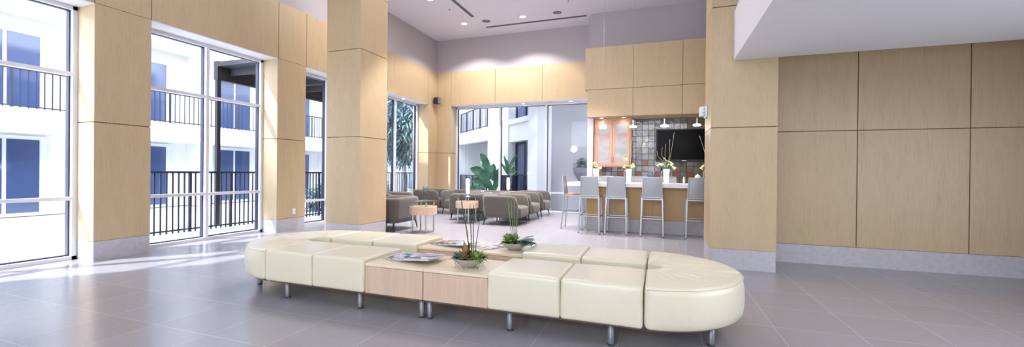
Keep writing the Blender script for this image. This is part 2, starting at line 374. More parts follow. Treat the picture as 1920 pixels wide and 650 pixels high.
# windows --------------------------------------------------------------------
def window(idx, axis, a, b, mull, rails):
    """axis 'y': glass plane at x = XG, spans y a..b;  axis 'x': plane y = YG"""
    w = srt('window_%d' % idx, (XG, (a+b)/2, 0) if axis == 'y' else ((a+b)/2, YG, 0))
    c = (a+b)/2; hw = (b-a)/2; z0, z1 = .0, HEAD-.02
    def bx(mb, s0, s1, d0, d1, p, q):   # s along, d: depth, positive = indoors
        if axis == 'y': mb.box(d0, d1, s0, s1, p, q)
        else: mb.box(s0, s1, -d1, -d0, p, q)
    fr = MB(); t = .05
    for nm, d0, d1, e in (('frame_white', .0, .06, 0), ('frame_dark', -.07, .0, .016)):
        fr.use(nm)
        bx(fr, -hw, -hw+t+e, d0, d1, z0, z1); bx(fr, hw-t-e, hw, d0, d1, z0, z1)
        bx(fr, -hw, hw, d0, d1, z1-t-e*.6, z1); bx(fr, -hw, hw, d0, d1, z0, z0+t+e)
    fr.build('frame', w)
    for mx_ in mull:
        q = MB(); q.use('frame_white'); bx(q, mx_-c-.028, mx_-c+.028, 0, .06, z0+t, z1-t); q.use('frame_dark'); bx(q, mx_-c-.04, mx_-c+.04, -.07, 0, z0+t, z1-t); q.build('mullion', w)
    for rz_ in rails:
        q = MB().use('frame_white'); bx(q, -hw+t, hw-t, 0, .055, rz_-.025, rz_+.025); q.use('frame_white'); bx(q, -hw+t, hw-t, -.06, 0, rz_-.02, rz_+.02); q.build('rail', w)
    q = MB().use('window_glass'); bx(q, -hw+t, hw-t, -.036, -.03, z0+t, z1-t); q.build('pane', w)
    return w
window(1, 'y', 1.2, 3.4, [2.3], [.85, 2.58]); window(2, 'y', 4.07, 6.27, [5.17], [.83, 2.58])
window(3, 'y', 6.98, 9.2, [8.02], [.56]); window(4, 'y', 9.85, 12.05, [10.80], [.58])
window(5, 'x', -6.76, -1.9, [-5.11, -3.49], [.62])

# columns --------------------------------------------------------------------
def column(x0, x1, y0, y1, label):
    cx, cy = (x0+x1)/2, (y0+y1)/2; r = T('column', label, 'column', (cx, cy, 0)); a, b = (x1-x0)/2, (y1-y0)/2
    MB().use('joint').box(-a+.012, a-.012, -b+.012, b-.012, BASE, H-.01).build('core', r)
    for z0, z1 in ((BASE, MID), (MID, 3.55), (3.55, 4.70), (4.70, H)): MB().use('maple_panel').box(-a, a, -b, b, z0+G*(z0 > .3), z1-G*(z1 < 5.7)-.002*(z1 > 5.7)).build('wood_cladding', r)
    MB().use('stone').box(-a+.003, a-.003, -b+.003, b-.003, 0, BASE-.003).build('stone_base', r)
column(-6.045, -5.255, 6.275, 7.075, 'square maple clad column standing free in front of the left windows')
column(.655, 1.445, 6.235, 7.03, 'maple clad column at the right edge beside the bar and low white ceiling')
column_r = None

# ------------------------------------------------------------------ ceiling fittings
def downlight(x, y, z, r, label, group, energy=0, size=110):
    t = T('downlight', label, 'ceiling light', (x, y, z), 0, group)
    MB().use('plastic_white').lathe([(r*.78, -.001), (r*.8, -.008), (r, -.008), (r*1.02, -.001)], 28).build('trim_ring', t, smooth=True)
    MB().use('lamp_white').lathe([(.001, -.004), (r*.79, -.004)], 28).build('lens', t)
    if energy: lamp('downlight_beam', 'SPOT', (x, y, z-.03), energy, NEUT, aim=(x, y, 0), spot_size=radians(size), spot_blend=.35, shadow_soft_size=.05)
downlight(-5.65, 11.34, H, .105, 'round recessed ceiling downlight nearest the far left corner', None, 260, 128)
downlight(-3.78, 11.36, H, .105, 'round recessed ceiling downlight between the two round grey ceiling speakers', None, 260, 128)
downlight(-5.71, 9.45, H, .105, 'round recessed ceiling downlight cut by the top edge above the left windows', None, 520, 80)
for x, y in ((-3.8, 7.6), (-1.9, 9.4), (-3.8, 9.45)):
    lamp('downlight_beam', 'SPOT', (x, y, H-.03), 850, NEUT, aim=(x, y, 0), spot_size=radians(76), spot_blend=.4, shadow_soft_size=.06)
downlight(-4.22, YB+.22, HEAD-.018, .055, 'small round downlight in the head of the back window, middle bay', None, 12, 120)
downlight(-2.65, YB+.22, HEAD-.018, .055, 'small round downlight in the head of the back window, right bay', None, 12, 120)
downlight(-7.53, 10.95, HEAD-.018, .055, 'small round downlight in the head of the left window by the corner', None, 12, 120)
for x, y, l in ((-4.93, 11.36, 'round grey ceiling speaker grille nearer the far left corner'), (-2.76, 11.36, 'round grey ceiling speaker grille above the right bay of the back window')):
    t = T('ceiling_speaker', l, 'speaker', (x, y, H)); MB().use('plastic_white').lathe([(.125, -.001), (.128, -.008), (.142, -.008), (.145, -.001)], 32).build('trim_ring', t, smooth=True)
    MB().use('grille').lathe([(.001, -.012), (.07, -.011), (.127, -.005)], 32).build('grille', t, smooth=True)
def slot(p, q, label):
    p, q = Vector(p), Vector(q); mb = MB(); d = (q-p).normalized(); a = Vector((-d.y, d.x, 0))
    t = T('slot_diffuser', label, 'air vent', (p.x, p.y, H)); v = q-p
    MB().use('slot').bar((0, 0, -.004), (v.x, v.y, -.004), .06, .006).build('slot', t)
    mb.use('grille').bar(a*.04+Vector((0, 0, -.006)), v+a*.04+Vector((0, 0, -.006)), .014, .01).bar(-a*.04+Vector((0, 0, -.006)), v-a*.04+Vector((0, 0, -.006)), .014, .01)
    mb.build('slot_frame', t)
slot((-5.14, 11.84, H), (-2.02, 11.84, H), 'long dark linear air slot in the ceiling along the back wall')
slot((-5.16, 8.6, H), (-5.16, 10.92, H), 'dark linear air slot in the ceiling running away from the camera')
for x, y, l in ((-5.53, 10.17, 'small ceiling sprinkler head between left downlights'), (-2.29, 10.64, 'small ceiling sprinkler head at top edge right of centre')):
    t = T('sprinkler', l, 'sprinkler', (x, y, H)); MB().use('plastic_white').lathe([(.04, 0), (.036, -.008), (.014, -.014)], 16).build('flange', t, smooth=True); MB().use('leg_metal').lathe([(.012, -.012), (.009, -.035), (.022, -.038), (.02, -.044)], 12).build('head', t, smooth=True)

# ------------------------------------------------------------------ modular bench
BZ, BT = .17, .475
def leg(par, x, y, name='leg'):
    mb = MB().use('leg_metal').lathe([(.023, .012), (.025, .018), (.025, BZ+.005)], 20); o = mb.build(name, par, smooth=True, loc=(x, y, 0))
    MB().use('rubber').lathe([(.024, 0), (.026, .002), (.026, .014)], 20).build('foot_pad', o, smooth=True)
def straight_bench(x0, side, row, label, seed):
    # side=+1: table at the left end, cushions to the right; -1 mirrored
    y0 = 3.07 if row == 0 else 3.945; yc = y0+.295; L_ = 1.81
    r = T('modular_bench', label, 'bench', (x0, yc, 0)); tx = (0, .607) if side > 0 else (1.203, 1.81)
    MB().use('maple_bench').box(tx[0]+.003, tx[1]-.003, -.275, .275, BZ, .412).build('table_box', r, bevel=.003)
    MB().use('maple_bench_top_lit').box(tx[0]+.001, tx[1]-.001, -.279, .279, .415, .440).build('table_top', r, bevel=.003)
    cs = (.607, 1.208) if side > 0 else (0, .602)
    for k, c in enumerate(cs):
        w = .601; mb = puffy(w-.003, .595, BT-BZ, .021, 18, .008, .007); mb.use('cream_vinyl'); mb.m = [0]*len(mb.f); mb.mats = ['cream_vinyl']
        mb.build('seat_cushion', r, smooth=True, loc=(c+w/2, 0, BZ))
    MB().use('joint').box(.02, L_-.02, -.255, .255, BZ-.018, BZ+.01).build('base_board', r)
    lx = (.04, .78, 1.58) if side > 0 else (.22, 1.11, 1.77)
    for x in lx:
        for y in (-.22, .22): leg(r, x, y)
straight_bench(-1.91, 1, 0, 'front right bench section with wooden table end and two cream cushions nearest the camera', 1)
straight_bench(-3.72, -1, 0, 'front left bench section with cream cushions and fanned magazines on its wooden table end', 2)
straight_bench(-1.91, 1, 1, 'rear right bench section with cream cushions, low plant bowl on its wooden table end', 3)
straight_bench(-3.72, -1, 1, 'rear left bench section with cream cushions behind the front one, pinkish magazines on its table', 4)
def wedge(a0, a1, rin=.135, rout=.735, z0=BZ, z1=BT, na=120):
    rad = .024; prof = []
    def arc(cr, cz, t0, t1, k=5):
        for i in range(k+1):
            t = t0+(t1-t0)*i/k; prof.append((cr+rad*cos(t), cz+rad*sin(t)))
    arc(rout-rad, z0+rad, -pi/2, 0)
    for i in range(1, 7): prof.append((rout, z0+rad+(z1-z0-2*rad)*i/7))
    arc(rout-rad, z1-rad, 0, pi/2)
    for i in range(1, 14): prof.append((rout-rad-(rout-rin-2*rad)*i/14, z1))
    arc(rin+rad, z1-rad, pi/2, pi)
    for i in range(1, 5): prof.append((rin, z1-rad-(z1-z0-2*rad)*i/5))
    arc(rin+rad, z0+rad, pi, 1.5*pi)
    rings = []; rm = (rin+rout)/2; zm = (z0+z1)/2
    for i in range(na+1):
        u = i/na; edge = min(u, 1-u)*(a1-a0)*rm; th = a0+(a1-a0)*u
        ins = 0 if edge > .028 else .028-sqrt(max(0, .028**2-(.028-edge)**2)); bl = min(1, edge/.12)
        ring = []
        for r, z in prof:
            if r >= rout-1e-4: r += .018*bl*(1-((z-zm)/((z1-z0)/2))**2)
            tt = (r-rin)/(rout-rin)
            if z > z1-.03:
                z += .010*bl*sin(pi*max(0, min(1, tt)))
                fold = sin(a0*5+u*71+2.2*tt)*.6+sin(a0*3+u*113-1.5*tt)*.4
                z += .0085*max(-.35, fold)*max(0, 1-abs(tt-.55)/.42)*bl*(.35+.65*sin(pi*u)) + .007*sin(u*88)*max(0, 1-tt/.2)*bl
            k = 1-ins*1.0/((z1-z0)/2); z = zm+(z-zm)*k; r = rm+(r-rm)*(1-ins/((rout-rin)/2))
            ring.append((r*cos(th), r*sin(th), z))
        rings.append(ring)
    return MB().use('cream_vinyl').ring(rings)
def round_bench(cx, a, label):
    r = T('curved_bench', label, 'bench', (cx, 3.8025, 0))
    for a0 in (a, a+pi/2): wedge(a0+.004, a0+pi/2-.004).build('seat_cushion', r, smooth=True)
    MB().use('cream_vinyl').tube([(.737*cos(a+.03+(pi-.06)*i/60), .737*sin(a+.03+(pi-.06)*i/60), BT-.014) for i in range(61)], .0042, 6).build('piping', r, smooth=True)
    n = 40; rings = [[(rr*cos(a+.03+(pi-.06)*i/n), rr*sin(a+.03+(pi-.06)*i/n), z) for rr, z in ((.2, BZ-.018), (.69, BZ-.018), (.69, BZ+.02), (.2, BZ+.02))] for i in range(n+1)]
    MB().use('joint').ring(rings).build('base_board', r)
    for t in (.86, pi-.86):
        q = a+(pi-t if a > 0 else t)
        leg(r, .62*cos(q), .62*sin(q))
round_bench(-.096, -pi/2, 'rounded end of the cream bench ring nearest the right hand column')
round_bench(-3.724, pi/2, 'rounded end of the cream bench ring at the left edge of the picture')

# ------------------------------------------------------------------ magazines
def magazine(x, y, z, rz, cov, label, group, w=.21, l=.29, th=.008):
    t = T('magazine', label, 'magazine', (x, y, z), rz, group)
    MB().use('paper').box(-w/2+.002, w/2-.002, -l/2+.002, l/2-.002, .0006, th-.0006).build('pages', t)
    MB().use('magazine_cover_%d' % cov).box(-w/2, w/2, -l/2, l/2, th-.0006, th).box(-w/2, w/2, -l/2, l/2, 0, .0006).box(-w/2-.0006, -w/2, -l/2, l/2, 0, th).build('cover', t)
gF, gB = 'magazines fanned on the front table', 'magazines fanned on the rear table'
front = [(-2.355, 3.42, -.03, 0, 'pale grey magazine, bottom of the fan on the front bench table'), (-2.29, 3.405, -.05, 1, 'white and lavender magazine second from the bottom of the front fan'),
         (-2.225, 3.39, -.02, 2, 'lavender magazine with blue blocks in the middle of the front fan'), (-2.15, 3.375, -.06, 0, 'pale magazine third from the top of the front fan'),
         (-2.085, 3.36, -.04, 3, 'white magazine with dark bands second from the top of the front fan'), (-2.015, 3.345, -.07, 4, 'blue lettered magazine on top of the front fan beside the reed bowl')]
for i, (x, y, rz, c, l) in enumerate(front): magazine(x, y, .4403+i*.0084, rz, c, l, gF)
rear = [(-2.37, 4.28, -.14, 5, 'orange pink magazine, bottom of the fan on the rear bench table'), (-2.30, 4.26, -.17, 6, 'purple magazine second from the bottom of the rear fan'),
        (-2.22, 4.24, -.13, 5, 'reddish magazine in the middle of the rear fan'), (-2.14, 4.22, -.18, 7, 'green grey magazine second from the top of the rear fan'), (-2.06, 4.20, -.2, 1, 'grey magazine on top of the rear fan behind the reeds')]
for i, (x, y, rz, c, l) in enumerate(rear): magazine(x, y, .4403+i*.0084, rz, c, l, gB)
magazine(-1.78, 4.23, .4403, -.5, 3, 'single magazine lying between the rear fan and the rear plant bowl', None)

# ------------------------------------------------------------------ plant bowls
def blade(mb, base, d, L_, w, droop=.3, up=None, n=6, cup=.25):
    base, d = Vector(base), Vector(d).normalized(); side = d.cross(Vector((0, 0, 1)))
    if side.length < .05: side = Vector((1, 0, 0))
    side.normalize(); nn = side.cross(d); vs = []; fs = []
    for i in range(n+1):
        t = i/n; ww = w*sin(pi*min(1, .12+.88*t)**.8)*.5 if i < n else .0008
        p = base+d*L_*t+Vector((0, 0, -droop*L_*t*t)); vs += [p-side*ww+nn*cup*ww, p, p+side*ww+nn*cup*ww]
        if i: k = 3*i; fs += [(k-3, k-2, k+1, k), (k-2, k-1, k+2, k+1)]
    mb.add(vs, fs)
def rosette(mb, c, R_, n, rnd, w=.3, lift=(.2, 1.2), droop=.35):
    for i in range(n):
        a = rnd.uniform(0, 2*pi); e = rnd.uniform(*lift)
        blade(mb, c, (cos(a)*cos(e), sin(a)*cos(e), sin(e)), R_*rnd.uniform(.7, 1.1), R_*w, droop)
def bowl(name, loc, label, seed):
    t = T(name, label, 'plant', loc)
    MB().use('bowl_stone').lathe([(.001, .0), (.045, 0), (.075, .012), (.115, .038), (.148, .078), (.152, .082), (.148, .083), (.11, .05), (.07, .035), (.001, .03)], 40).build('bowl', t, smooth=True)
    MB().use('soil').lathe([(.001, .076), (.07, .073), (.135, .066)], 28).build('soil', t, smooth=True)
    return t, random.Random(seed)
t, rnd = bowl('plant_bowl', (-1.585, 3.32, .4402), 'grey bowl of succulents with tall dark reeds on the front bench table', 3)
mb = MB().use('leaf_bluegreen')
for c in ((-.09, -.02, .07), (-.06, -.06, .07), (-.10, .04, .07), (-.04, .05, .08)): rosette(mb, c, .095, 20, rnd, .42, (.1, 1.2), .3)
mb.build('blue_green_succulent', t, smooth=True, fixn=False)
mb = MB().use('leaf_lime')
for c in ((.06, .02, .08), (.09, -.03, .07), (.04, .06, .08), (.1, .05, .07)): rosette(mb, c, .10, 44, rnd, .2, (.2, 1.5), .3)
mb.build('lime_sedum', t, smooth=True, fixn=False)
mb = MB().use('leaf_rust')
rosette(mb, (-.02, -.06, .075), .11, 30, rnd, .16, (.3, 1.5), .1); rosette(mb, (-.035, -.01, .08), .16, 9, rnd, .25, (1.1, 1.5), .05)
mb.build('rust_bromeliad', t, smooth=True, fixn=False)
mb = MB().use('leaf_dark')
for i in range(26): a = rnd.uniform(-.6, pi+.6); blade(mb, (.05*cos(a)+.03, .06*sin(a), .075), (cos(a), sin(a), rnd.uniform(.1, .8)), rnd.uniform(.07, .12), .03, .5)
mb.build('dark_leaves', t, smooth=True, fixn=False)
mb = MB().use('grass_blade')
for i in range(18):
    a = rnd.uniform(-2.3, -.5); mb.tube([(.03+.04*cos(a), .05*sin(a), .078), (.03+.11*cos(a), .13*sin(a), .095), (.03+.15*cos(a)+rnd.uniform(-.03, .03), .165*sin(a), .06), (.03+.15*cos(a)+rnd.uniform(-.05, .05), .17*sin(a), .012)], .0013, 4)
mb.build('trailing_grass', t, smooth=True)
for (x0, x1, z1, r) in ((.008, -.085, .63, .0058), (.022, .002, .555, .0042), (.036, .035, .545, .0042), (.048, .098, .46, .0035)):
    mb = MB().use('reed'); mb.tube([(x0, .01, .07), (x0*.6+x1*.4, .01, z1*.5), (x1*.94, .01, z1*.86), (x1, .01, z1)], [r, r, r*.85, r*.5], 8)
    for k in range(1, 8): q = k/8; zz = .07+(z1-.07)*q; xx = x0+(x1-x0)*q; mb.lathe([(r*.95, -.002), (r*1.14, 0), (r*.95, .002)], 8, (xx if q < .5 else xx, .01, zz))
    mb.build('reed_stem', t, smooth=True)
t, rnd = bowl('plant_bowl', (-1.475, 4.225, .4402), 'grey bowl with trailing dark leaves and slim grass stalks on the rear bench table', 8)
mb = MB().use('leaf_lime')
for c in ((-.07, -.02, .08), (-.03, .02, .09), (-.09, .03, .08), (.01, .0, .09)): rosette(mb, c, .12, 26, rnd, .28, (.5, 1.5), .25)
mb.build('lime_succulent', t, smooth=True, fixn=False)
mb = MB().use('leaf_dark')
for c in ((-.1, -.05, .07), (-.05, -.06, .07), (.0, -.05, .08), (.05, -.02, .09), (.08, .03, .08)): rosette(mb, c, .08, 18, rnd, .4, (.0, .9), .5)
mb.build('dark_leaves', t, smooth=True, fixn=False)
mb = MB().use('leaf_bluegreen')
for i in range(15):
    a = rnd.uniform(-.9, .6); e = rnd.uniform(.1, .6); d = Vector((cos(a)*cos(e), sin(a)*cos(e), sin(e))); p0 = Vector((.04, 0, .085))
    for k in range(7):
        q = .3+k*.1; p = p0+d*.2*q+Vector((0, 0, -.05*q*q))
        for sg in (-1, 1): blade(mb, p, d*.5+Vector((-d.y*sg, d.x*sg, .1)), .045, .022, .4, n=4)
mb.build('trailing_vine', t, smooth=True, fixn=False)
for (x0, x1, z1) in ((-.03, -.115, .70), (-.02, -.06, .66), (-.01, -.015, .55), (0, .02, .50), (.01, .03, .40), (-.035, -.08, .52)):
    MB().use('grass_blade').tube([(x0, .02, .07), ((x0+x1)/2, .02, z1*.55), (x1, .02, z1+.06)], [.0035, .003, .0012], 6).build('grass_stalk', t, smooth=True)

# ------------------------------------------------------------------ armchairs
def make_chair(label, group):
    t = T('armchair', label, 'armchair', (0, 0, 0), 0, group)
    z0, z1 = .185, .715; hw, xb, xf = .46, -.44, .455; rc = .15; th = .125
    path = []   # outer bottom outline from front of one arm, round the back, to the other
    for i in range(15): path.append((xf-(xf-(xb+rc))*i/14, -hw))
    for i in range(1, 9): a = -pi/2-pi/2*i/8; path.append((xb+rc+rc*cos(a), -hw+rc+rc*sin(a)))
    for i in range(1, 9): path.append((xb, -hw+rc+(2*hw-2*rc)*i/9))
    for i in range(0, 9): a = pi-pi/2*i/8; path.append((xb+rc+rc*cos(a), hw-rc+rc*sin(a)))
    for i in range(1, 15): path.append((xb+rc+(xf-(xb+rc))*i/14, hw))
    P = [Vector((x, y, 0)) for x, y in path]; n = len(P); s = [0]
    for i in range(1, n): s.append(s[-1]+(P[i]-P[i-1]).length)
    rings = []
    for i in range(n):
        tg = (P[min(i+1, n-1)]-P[max(i-1, 0)]).normalized(); out = Vector((-tg.y, tg.x, 0)); e = min(s[i], s[-1]-s[i])
        Rf = .17; h = z1 if e >= Rf else (z1-Rf)+sqrt(max(0, Rf**2-(Rf-e)**2)); ins = 0 if e > .03 else .03-sqrt(max(0, .03**2-(.03-e)**2))
        h -= ins*.3; hh = h-z0; lean = .045; r = .05; ring = []
        def pt(d, z): # d measured inward from the outer skin
            q = P[i]-out*d+out*lean*((z-z0)/(z1-z0)); return (q.x, q.y, z)
        for k in range(5): ring.append(pt(ins, z0+(hh-r)*k/5))
        for k in range(7): a = pi-pi*k/6*1; ring.append(pt(th/2+cos(a)*(th/2-ins), h-r+sin(pi*k/6)*r))
        for k in range(5): ring.append(pt(th-ins, h-r-(hh-r)*(k+1)/5))
        rings.append(ring)
    MB().use('chair_fabric').ring(rings).build('shell', t, smooth=True)
    mb = puffy(.86, .68, .27, .06, 12, .02); mb.mats = ['chair_fabric']; mb.m = [0]*len(mb.f); mb.build('seat', t, smooth=True, loc=(.055, 0, .17))
    for sx in (-1, 1):
        for sy in (-1, 1):
            MB().use('dark_leg').tube([(.385*sx, .40*sy, .20), (.385*sx, .41*sy, .17), (.415*sx, .435*sy, 0)], [.026, .02, .011], 10).build('leg', t, smooth=True)
    return t
gC = 'lounge armchairs by the windows'
ch = make_chair('nearest grey striped armchair of the row facing the bar, directly behind the bench planters', gC)
ch.location = (-3.60, 9.635, 0)
dup(ch, (-3.60, 10.70, 0), 0, 'middle grey armchair of the three in a row facing the bar')
dup(ch, (-3.59, 11.86, 0), 0, 'farthest grey armchair of the row facing the bar, next to the back window')
dup(ch, (-4.77, 10.15, 0), pi, 'armchair facing the left windows, behind the drum table with the lit candle')
dup(ch, (-4.69, 11.20, 0), pi, 'armchair facing left, hidden behind the one by the lit drum table')
dup(ch, (-5.60, 7.69, 0), pi, 'nearest dark armchair with its back turned, emerging from behind the free column')
dup(ch, (-6.65, 9.10, 0), 0, 'armchair against the left window, seen over the back of the nearest dark chair')
dup(ch, (-6.70, 11.37, 0), 0, 'armchair in the far left corner by the left window, side towards the camera')
dup(ch, (-5.69, 11.36, 0), -pi/2, 'armchair facing the camera in front of the back window, left of the drum table')

# ------------------------------------------------------------------ drum side tables + candle lamps
def make_table(label):
    t = T('drum_table', label, 'side table', (0, 0, 0), 0, 'round drum side tables')
    MB().use('drum_wood').lathe([(.001, .375), (.27, .375), (.283, .38), (.285, .385), (.285, .535), (.28, .542), (.001, .542)], 48).build('drum', t, smooth=False, bevel=0)
    MB().use('table_glass').lathe([(.001, .640), (.288, .640), (.292, .646), (.288, .655), (.001, .655)], 48).build('glass_top', t)
    for a in (.5, 2.07, 3.64, 5.21):
        MB().use('chrome').lathe([(.014, 0), (.017, .01), (.017, .63), (.02, .639)], 16, (.225*cos(a), .225*sin(a), 0)).build('leg', t, smooth=True)
    return t
tb = make_table('wood drum side table with glass top beside the dark chair near the column'); tb.location = (-4.69, 7.58, 0); tb.rotation_euler.z = .3
dup(tb, (-4.53, 9.35, 0), .1, 'wood drum side table with glass top carrying the lit candle glass, behind the reeds')
dup(tb, (-4.43, 12.06, 0), .2, 'farthest drum side table, between the armchairs and the back window')
def candle(x, y, lit, label):
    t = T('candle_lamp', label, 'candle holder', (x, y, .656))
    MB().use('frosted_white' if lit else 'clear_glass').lathe([(.001, 0), (.055, 0), (.055, .012), (.022, .02), (.02, .07), (.06, .075), (.06, .08), (.001, .08)], 24).build('base', t, smooth=True)
    if lit:
        MB().use('candle_glow').lathe([(.001, .082), (.046, .082), (.05, .2), (.048, .44), (.001, .445)], 20).build('candle', t, smooth=True)
        lamp('candle_light', 'POINT', (x, y, 1.25), 6, WARM, shadow_soft_size=.05)
        MB().use('clear_glass').lathe([(.062, .078), (.066, .3), (.062, .475), (.058, .475), (.060, .3), (.058, .085)], 24).build('glass', t, smooth=True)
    else:
        MB().use('clear_glass').lathe([(.062, .078), (.066, .2), (.062, .31), (.056, .31), (.059, .2), (.056, .085)], 24).build('glass', t, smooth=True)
candle(-4.63, 7.56, 0, 'unlit clear glass candle holder on the drum table by the column')
candle(-4.52, 9.36, 1, 'lit white candle glass on the drum table behind the tall reeds')
candle(-4.43, 12.05, 1, 'lit white candle glass in front of the back window, above the armchair backs')

# ------------------------------------------------------------------ bar
t = T('bar_counter', 'long bar counter with white top and maple front behind the stools', 'bar counter', (-1.55, 9.33, 0))
MB().use('white_gloss').box(-.38, 4.2, -.33, .72, .985, 1.07).build('countertop', t, bevel=.006)
mb = MB().use('joint').box(.012, 4.2, .012, .40, 0, .98); mb.use('maple_bar')
for a, b in ((0, 1.42), (1.42, 2.84), (2.84, 4.2)): mb.box(a+.002, b-.002, 0, .41, .28, .984)
mb.build('wood_front', t)
MB().use('stone').box(.004, 4.2, .006, .40, 0, .275).build('stone_plinth', t)
def make_stool(label):
    t = T('bar_stool', label, 'bar stool', (0, 0, 0), 0, 'brushed metal bar stools')   # faces +y
    yb, yf = -.245, .235
    for sx in (-1, 1):
        MB().use('stool_metal').bar((.218*sx, yb, .012), (.196*sx, yb+.055, .78), .030, .030, (0, 1, 0)).build('leg', t, bevel=.003)
        MB().use('stool_metal').bar((.196*sx, yb+.055, .775), (.165*sx, yb+.005, 1.205), .028, .024, (0, 1, 0)).build('back_post', t, bevel=.003)
        MB().use('stool_metal').bar((.218*sx, yf, .012), (.196*sx, yf-.03, .765), .030, .030, (0, 1, 0)).build('leg', t, bevel=.003)
        for y in (yb, yf): MB().use('rubber').lathe([(.016, 0), (.02, .002), (.017, .014)], 12, (.218*sx, y, 0)).build('foot_cap', t, smooth=True)
    for p, q in (((-.2, yb+.026, .36), (.2, yb+.026, .36)), ((-.2, yf-.012, .36), (.2, yf-.012, .36)), ((-.207, yb+.03, .36), (-.207, yf-.015, .36)), ((.207, yb+.03, .36), (.207, yf-.015, .36))):
        MB().use('stool_metal').bar(p, q, .018, .024).build('footrest', t, bevel=.003)
    MB().use('stool_metal').bar((-.19, yb+.055, .755), (.19, yb+.055, .755), .022, .03).bar((-.19, yf-.03, .755), (.19, yf-.03, .755), .022, .03).bar((-.19, yb+.06, .755), (-.19, yf-.03, .755), .022, .03).bar((.19, yb+.06, .755), (.19, yf-.03, .755), .022, .03).build('seat_frame', t, bevel=.002)
    MB().use('seat_wood').box(-.2, .2, yb+.075, yf+.005, .771, .796).build('seat', t, bevel=.008)
    # tapering back sheet between the posts, with a folded top edge
    mb = MB().use('stool_sheet'); n = 6; rows = []
    for d in (-.006, .006):
        for i in range(n+1):
            u = i/n; z = .785+.405*u; hw = .187-.031*u*(z-.775+.0)/.4 if u else .187; hw = .190-.031*u; y = yb+.056-.048*u+d
            rows.append([(-hw, y, z), (-hw*.5, y-.006*sin(pi*u*.9), z), (0, y-.008*sin(pi*u*.9), z), (hw*.5, y-.006*sin(pi*u*.9), z), (hw, y, z)])
    for s_ in (0, n+1):
        o = [rows[s_+i] for i in range(n+1)]; vs = [p for r in o for p in r]; mb.add(vs, [(i*5+j, i*5+j+1, i*5+j+6, i*5+j+5) for i in range(n) for j in range(4)])
    mb.build('back_sheet', t, smooth=True, fixn=False)
    MB().use('stool_metal').bar((-.172, yb+.006, 1.197), (.172, yb+.006, 1.197), .026, .02).build('top_rail', t, bevel=.004)
    MB().use('stool_metal').bar((-.19, yb+.054, .79), (.19, yb+.054, .79), .02, .02).build('lower_rail', t, bevel=.003)
    return t
st = make_stool('bar stool seen from behind, left end of the front row at the bar'); st.location = (-1.395, 8.97, 0)
dup(st, (-.848, 8.985, 0), 0, 'bar stool seen from behind, second from the left in the front row')
dup(st, (-.137, 9.02, 0), 0, 'bar stool seen from behind, third from the left, alone before the maple bar front')
dup(st, (.716, 9.02, 0), 0, 'bar stool seen from behind, partly cut off by the right column')
dup(st, (-1.865, 9.49, 0), -pi/2, 'bar stool in profile at the left end of the bar counter')
for x, l in ((-1.28, 'bar stool across the counter behind the leftmost vase'), (-.46, 'bar stool across the counter behind the middle vase'), (.20, 'bar stool across the counter behind the right vase')):
    dup(st, (x, 10.40, 0), pi, l)
def curve_pts(P, n=10):
    P = [Vector(p) for p in P]; out = []
    Q = [P[0]*2-P[1]]+P+[P[-1]*2-P[-2]]
    for i in range(1, len(Q)-2):
        for k in range(n):
            u = k/n; out.append(.5*((2*Q[i])+(Q[i+1]-Q[i-1])*u+(2*Q[i-1]-5*Q[i]+4*Q[i+1]-Q[i+2])*u*u+(-Q[i-1]+3*Q[i]-3*Q[i+1]+Q[i+2])*u**3))
    return out+[P[-1]]
def calla(par, pts):
    c = curve_pts(pts, 8); k = len(c); MB().use('lily').tube(c, [.009+.004*i/k if i < k*.6 else .013+.03*((i/k-.6)/.4)**1.5 for i in range(k)], 10, caps=False).build('lily_flower', par, smooth=True, fixn=False)
def vase(x, y, label, flowers, twigs, seed):
    t = T('vase', label, 'vase', (x, y, 1.0705)); rnd = random.Random(seed)
    sq = lambda w, z: [(w*sx, w*sy, z) for sx, sy in ((-1, -1), (-.0, -1.06), (1, -1), (1.06, 0), (1, 1), (0, 1.06), (-1, 1), (-1.06, 0))]
    MB().use('white_ceramic').ring([sq(.05, 0), sq(.054, .02), sq(.066, .30), sq(.068, .31), sq(.060, .31), sq(.056, .26)]).build('body', t, bevel=.004)
    for sx in (-1, 1):
        c = curve_pts([(.057*sx, 0, .07), (.095*sx, 0, .085), (.105*sx, 0, .17), (.102*sx, 0, .25), (.066*sx, 0, .27)], 6)
        MB().use('chrome').tube(c, .007, 8).build('handle', t, smooth=True)
    for f in flowers: calla(t, f)
    mb = MB().use('leaf_dark')
    for i in range(14): a = rnd.uniform(0, 2*pi); blade(mb, (.03*cos(a), .03*sin(a), .29), (cos(a)*.5, sin(a)*.5, 1), rnd.uniform(.06, .12), .025, .3)
    mb.build('leaves', t, smooth=True, fixn=False)
    for p in twigs: MB().use('twig').tube(curve_pts(p, 6), .0045, 6).build('twig', t, smooth=True)
fl = lambda s=1: [[(0, 0, .28), (.02*s, -.02, .36), (.09*s, -.03, .40), (.15*s, -.03, .34)], [(0, 0, .28), (-.03*s, 0, .35), (-.10*s, -.02, .39), (-.15*s, -.03, .31)]]
vase(-1.37, 9.6, 'white handled vase of yellow green lilies at the left end of the bar', [[(0, 0, .28), (-.02, -.02, .38), (-.09, -.03, .44), (-.15, -.03, .36)], [(0, 0, .28), (-.03, -.02, .36), (.02, -.03, .34), (.12, -.03, .32)], [(0, 0, .28), (.02, 0, .38), (-.03, 0, .45), (-.08, 0, .40)]],
     [[(0, 0, .28), (.03, 0, .5), (.05, 0, .72)], [(-.01, 0, .28), (-.04, 0, .45), (.0, 0, .55)]], 1)
